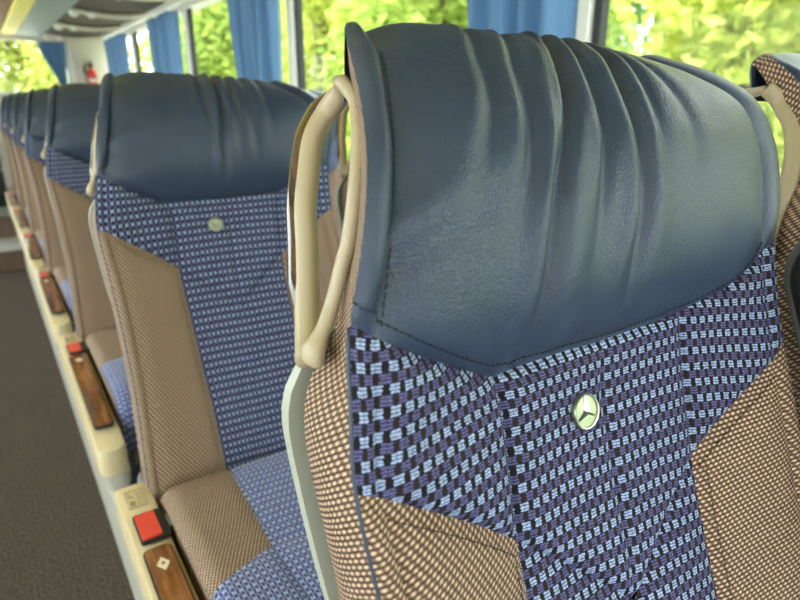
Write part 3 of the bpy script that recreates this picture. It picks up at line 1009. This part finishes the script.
cz0, cz1 = .72, 1.555
curtain('blue pleated curtain hanging by the window pillar above the nearest seat', 0.955, 1.28, cz0, cz1, 1.080, 4, .026, .12, seed=1, pin_to=.1)
curtain('blue pleated curtain beside the second pillar, above the second seat headrest', 2.47, 2.92, cz0, cz1, 1.06, 5, .034, .45, seed=2, pin_to=.3)
curtain('blue curtain by the third pillar, left of the two nearer curtains', 3.93, 4.5, cz0, cz1, 1.06, 5, .03, .2, seed=3, pin_to=.2)
curtain('pale blue curtain in the far side window next to the fire extinguisher', 5.40, 6.15, cz0, cz1, 1.06, 7, .022, .2, seed=4, pin_to=.3)
curtain('blue curtain gathered to one side in the rear window', .55, .76, 1.15, 1.545, YR - .085, 6, .016, .72, along='x', seed=5, pin_to=.85)

# ------------------------------------------------------------------ fire extinguisher
E0 = W(.945, YR - .105, .12)
ex = empty('fire_extinguisher', E0); tag(ex, 'small red fire extinguisher mounted on the cream rear panel', 'extinguisher')
mb = MB()
prof = [(.001, 0), (.028, 0), (.036, .006), (.038, .02), (.038, .125), (.034, .145), (.022, .158), (.014, .164), (.014, .178), (.001, .178)]
mb.grid([[Vector((r * cos(2*pi*k/24), r * sin(2*pi*k/24), z)) for k in range(24)] for r, z in prof], None, 0, closed_u=True)
mb.build('cylinder_body', M['extred'], ex)
mb = MB(); mb.box((-.02, -.018, .176), (.02, .018, .205), .004); mb.box((-.012, -.052, .196), (.012, .02, .206), .003); mb.box((-.012, -.05, .215), (.012, .02, .224), .003)
mb.build('valve_head', M['black'], ex, False)
mb = MB(); mb.tube([(-.016, -.005, .19), (-.045, -.01, .20), (-.055, -.015, .16), (-.050, -.02, .11)], .009, 8); mb.build('hose', M['black'], ex)
mb = MB(); mb.tube([(-.040 + .014 * cos(2*pi*k/16), -.03, .215 + .014 * sin(2*pi*k/16)) for k in range(16)], .004, 6, closed=True); mb.build('safety_ring', M['chrome'], ex)
mb = MB(); mb.grid([[Vector((.0387 * cos(a), .0387 * sin(a), z)) for a in [pi * (1.2 + .6 * i / 10) for i in range(11)]] for z in (.05, .075)]); o = mb.build('paper_label', M['cream'], ex)
mb = MB(); mb.box((-.045, .030, .04), (.045, .047, .12), .004); mb.box((-.041, -.041, .078), (.041, .036, .086)); mb.build('wall_bracket', M['rimgrey'], ex, False)

# ------------------------------------------------------------------ rear bench seats across the back (only the edge of it shows at far left)
bn = empty('rear_bench', (-.35, 5.7, .30)); tag(bn, 'dark blue rear bench across the end of the aisle', 'bench')
BB = Vector((-.35, 5.7, .30))
mb = MB(); mb.box((-.72, 5.35, .55), (.10, 5.95, .72), .05); mb.build('cushion', M['check'], bn, off=BB)
mb = MB(); mb.box((-.72, 5.90, .60), (.10, 6.10, 1.12), .06); mb.build('backrest', M['leather'], bn, off=BB)
mb = MB(); mb.box((-.72, 5.40, .30), (.10, 5.95, .56), .01); mb.build('bench_base', M['black'], bn, off=BB)

# ------------------------------------------------------------------ outside
mb = MB(); P = []
for j in range(30):
    P.append([Vector((-40 + 100 * i / 39, -30 + 90 * j / 29, -.9 + (max(0, (-40 + 100 * i / 39) - 5) * .10))) for i in range(40)])
mb.grid(P, [[(0, 0)] * 40 for _ in range(30)])
mb.grid([[p - Vector((0, 0, .3)) for p in r] for r in P])
o = mb.build('ground', M['grass'], None); o['kind'] = 'structure'
mb = MB(); mb.box((-40, -30, -.95), (4.6, 40, -.88)); structure('ground_paving', mb, M['asphalt'])

def crown_mesh(seed, n, rx, rz, leaf):
    rnd = random.Random(seed)
    mb = MB()
    lobes = [(Vector((rnd.uniform(-.55, .55) * rx, rnd.uniform(-.55, .55) * rx, rnd.uniform(-.62, .62) * rz)), rnd.uniform(.28, .42)) for _ in range(18)]
    for _ in range(n):
        c, s_ = rnd.choice(lobes)
        d = Vector((rnd.gauss(0, 1), rnd.gauss(0, 1), rnd.gauss(0, 1))).normalized()
        p = c + Vector((d.x * rx * s_, d.y * rx * s_, d.z * rz * s_)) * (rnd.random() ** .35)
        a = Vector((rnd.gauss(0, 1), rnd.gauss(0, 1), rnd.gauss(0, .6))).normalized()
        b = a.cross(Vector((rnd.gauss(0, 1), rnd.gauss(0, 1), rnd.gauss(0, 1)))).normalized()
        L = leaf * rnd.uniform(.7, 1.4); w = L * .42
        mid = p + b.cross(a) * (L * .08)
        mb.add([p - a * L * .5, mid + b * w * .5, p + a * L * .5, mid - b * w * .5], [[0, 1, 2, 3]])
    return mb
crowns = [crown_mesh(11, 9000, 2.6, 3.2, .24), crown_mesh(12, 9000, 2.4, 3.4, .22), crown_mesh(13, 9000, 2.8, 3.0, .26)]
protos = {}
def trunk_mesh(h):
    mb = MB(); rnd = random.Random(3)
    mb.tube([(0, 0, 0), (.05, .03, h * .4), (-.03, .06, h * .8), (.02, 0, h * 1.1)], [.22, .17, .12, .05], 10)
    for k in range(5):
        a = k * 1.3; z = h * (.55 + .1 * k)
        mb.tube([(0, .03, z), (.6 * cos(a), .6 * sin(a), z + .5), (1.3 * cos(a), 1.3 * sin(a), z + 1.3)], [.08, .05, .02], 7)
    return mb
tp = []
for k, (cm, lm) in enumerate(zip(crowns, ('leafA', 'leafB', 'leafC'))):
    r_ = empty('tree', (0, 0, 0))
    trunk_mesh(4).build('trunk', M['bark'], r_)
    c = cm.build('crown', M[lm], r_, smooth=False, recalc=False); c.location = (0, 0, 2.9)
    tp.append([r_, False])
def tree(k, x, y, s, rz, label):
    r_, used = tp[k]
    o = r_ if not used else copy_tree(r_)
    tp[k][1] = True
    o.location = (x, y, -.9 + max(0, x - 5) * .10); o.rotation_euler.z = rz; o.scale = (s, s, s)
    tag(o, label, 'tree', 'trees outside the windows')
SIDE = 'leafy green tree outside, part of the blurred foliage behind the side windows'
REAR = 'sunlit tree seen through the rear window, part of its blurred foliage'
SP = 5.4
spots = [(0, 7.0, -1.6), (0, 7.4, 3.8), (1, 7.2, 9.3), (0, 7.6, 14.8), (1, 7.4, 20.4),
         (1, 12.8, -4.0), (0, 12.9, 1.2), (2, 13.1, 6.6), (1, 13.0, 12.1), (2, 13.2, 17.6), (0, 13.0, 23.4), (1, 18.6, 9.4), (2, 18.6, 15.2), (0, 7.6, 26.0), (1, 4.4, 31.4), (0, 10.0, 31.6)]
for i, (k, x, y) in enumerate(spots):
    tree(k, x, y, 1.0 + .04 * (i % 3), i * 1.37, SIDE)
for i, (k, x, y, s, rz) in enumerate([(0, 1.4, 19.5, 1.0, .9), (0, -4.2, 20.0, 1.0, 2.9), (1, -1.3, 26.0, 1.1, 1.9)]):
    tree(k, x, y, s, rz, REAR)

# ------------------------------------------------------------------ light
w = bpy.data.worlds.new('World'); scn.world = w; w.use_nodes = True
nt = w.node_tree; nt.nodes.clear()
bo = nt.nodes.new('ShaderNodeOutputWorld'); bg = nt.nodes.new('ShaderNodeBackground')
bg.inputs[0].default_value = (.90, .96, 1.0, 1); bg.inputs[1].default_value = 6.0
nt.links.new(bg.outputs[0], bo.inputs[0])
sl = bpy.data.lights.new('sun', 'SUN'); sl.energy = 7.0; sl.angle = radians(1.0); sl.color = (1.0, .95, .82)
so = bpy.data.objects.new('sun', sl); COL.objects.link(so)
d = Vector((.62, .25, -1.0)).normalized()       # light travels this way
so.rotation_euler = d.to_track_quat('-Z', 'Y').to_euler()
so.location = (0, 0, 20)

# ------------------------------------------------------------------ camera
cam = bpy.data.cameras.new('camera'); co = bpy.data.objects.new('camera', cam); COL.objects.link(co)
yaw, pit = radians(34.1), radians(18.3)
f = Vector((sin(yaw) * cos(pit), cos(yaw) * cos(pit), -sin(pit)))
r = Vector((cos(yaw), -sin(yaw), 0)); u = r.cross(f)
m = Matrix((r, u, -f)).transposed().to_4x4(); m.translation = Vector((0, 0, H))
co.matrix_world = m
cam.sensor_width = 36; cam.sensor_fit = 'HORIZONTAL'; cam.lens = 27.0
cam.clip_start = .01; cam.clip_end = 300
cam.dof.use_dof = True; cam.dof.focus_distance = .46; cam.dof.aperture_fstop = 7.0
scn.camera = co
vs = scn.view_settings
vs.view_transform = 'Standard'; vs.look = 'None'; vs.gamma = 1; vs.use_curve_mapping = False
vs.exposure = 0.40
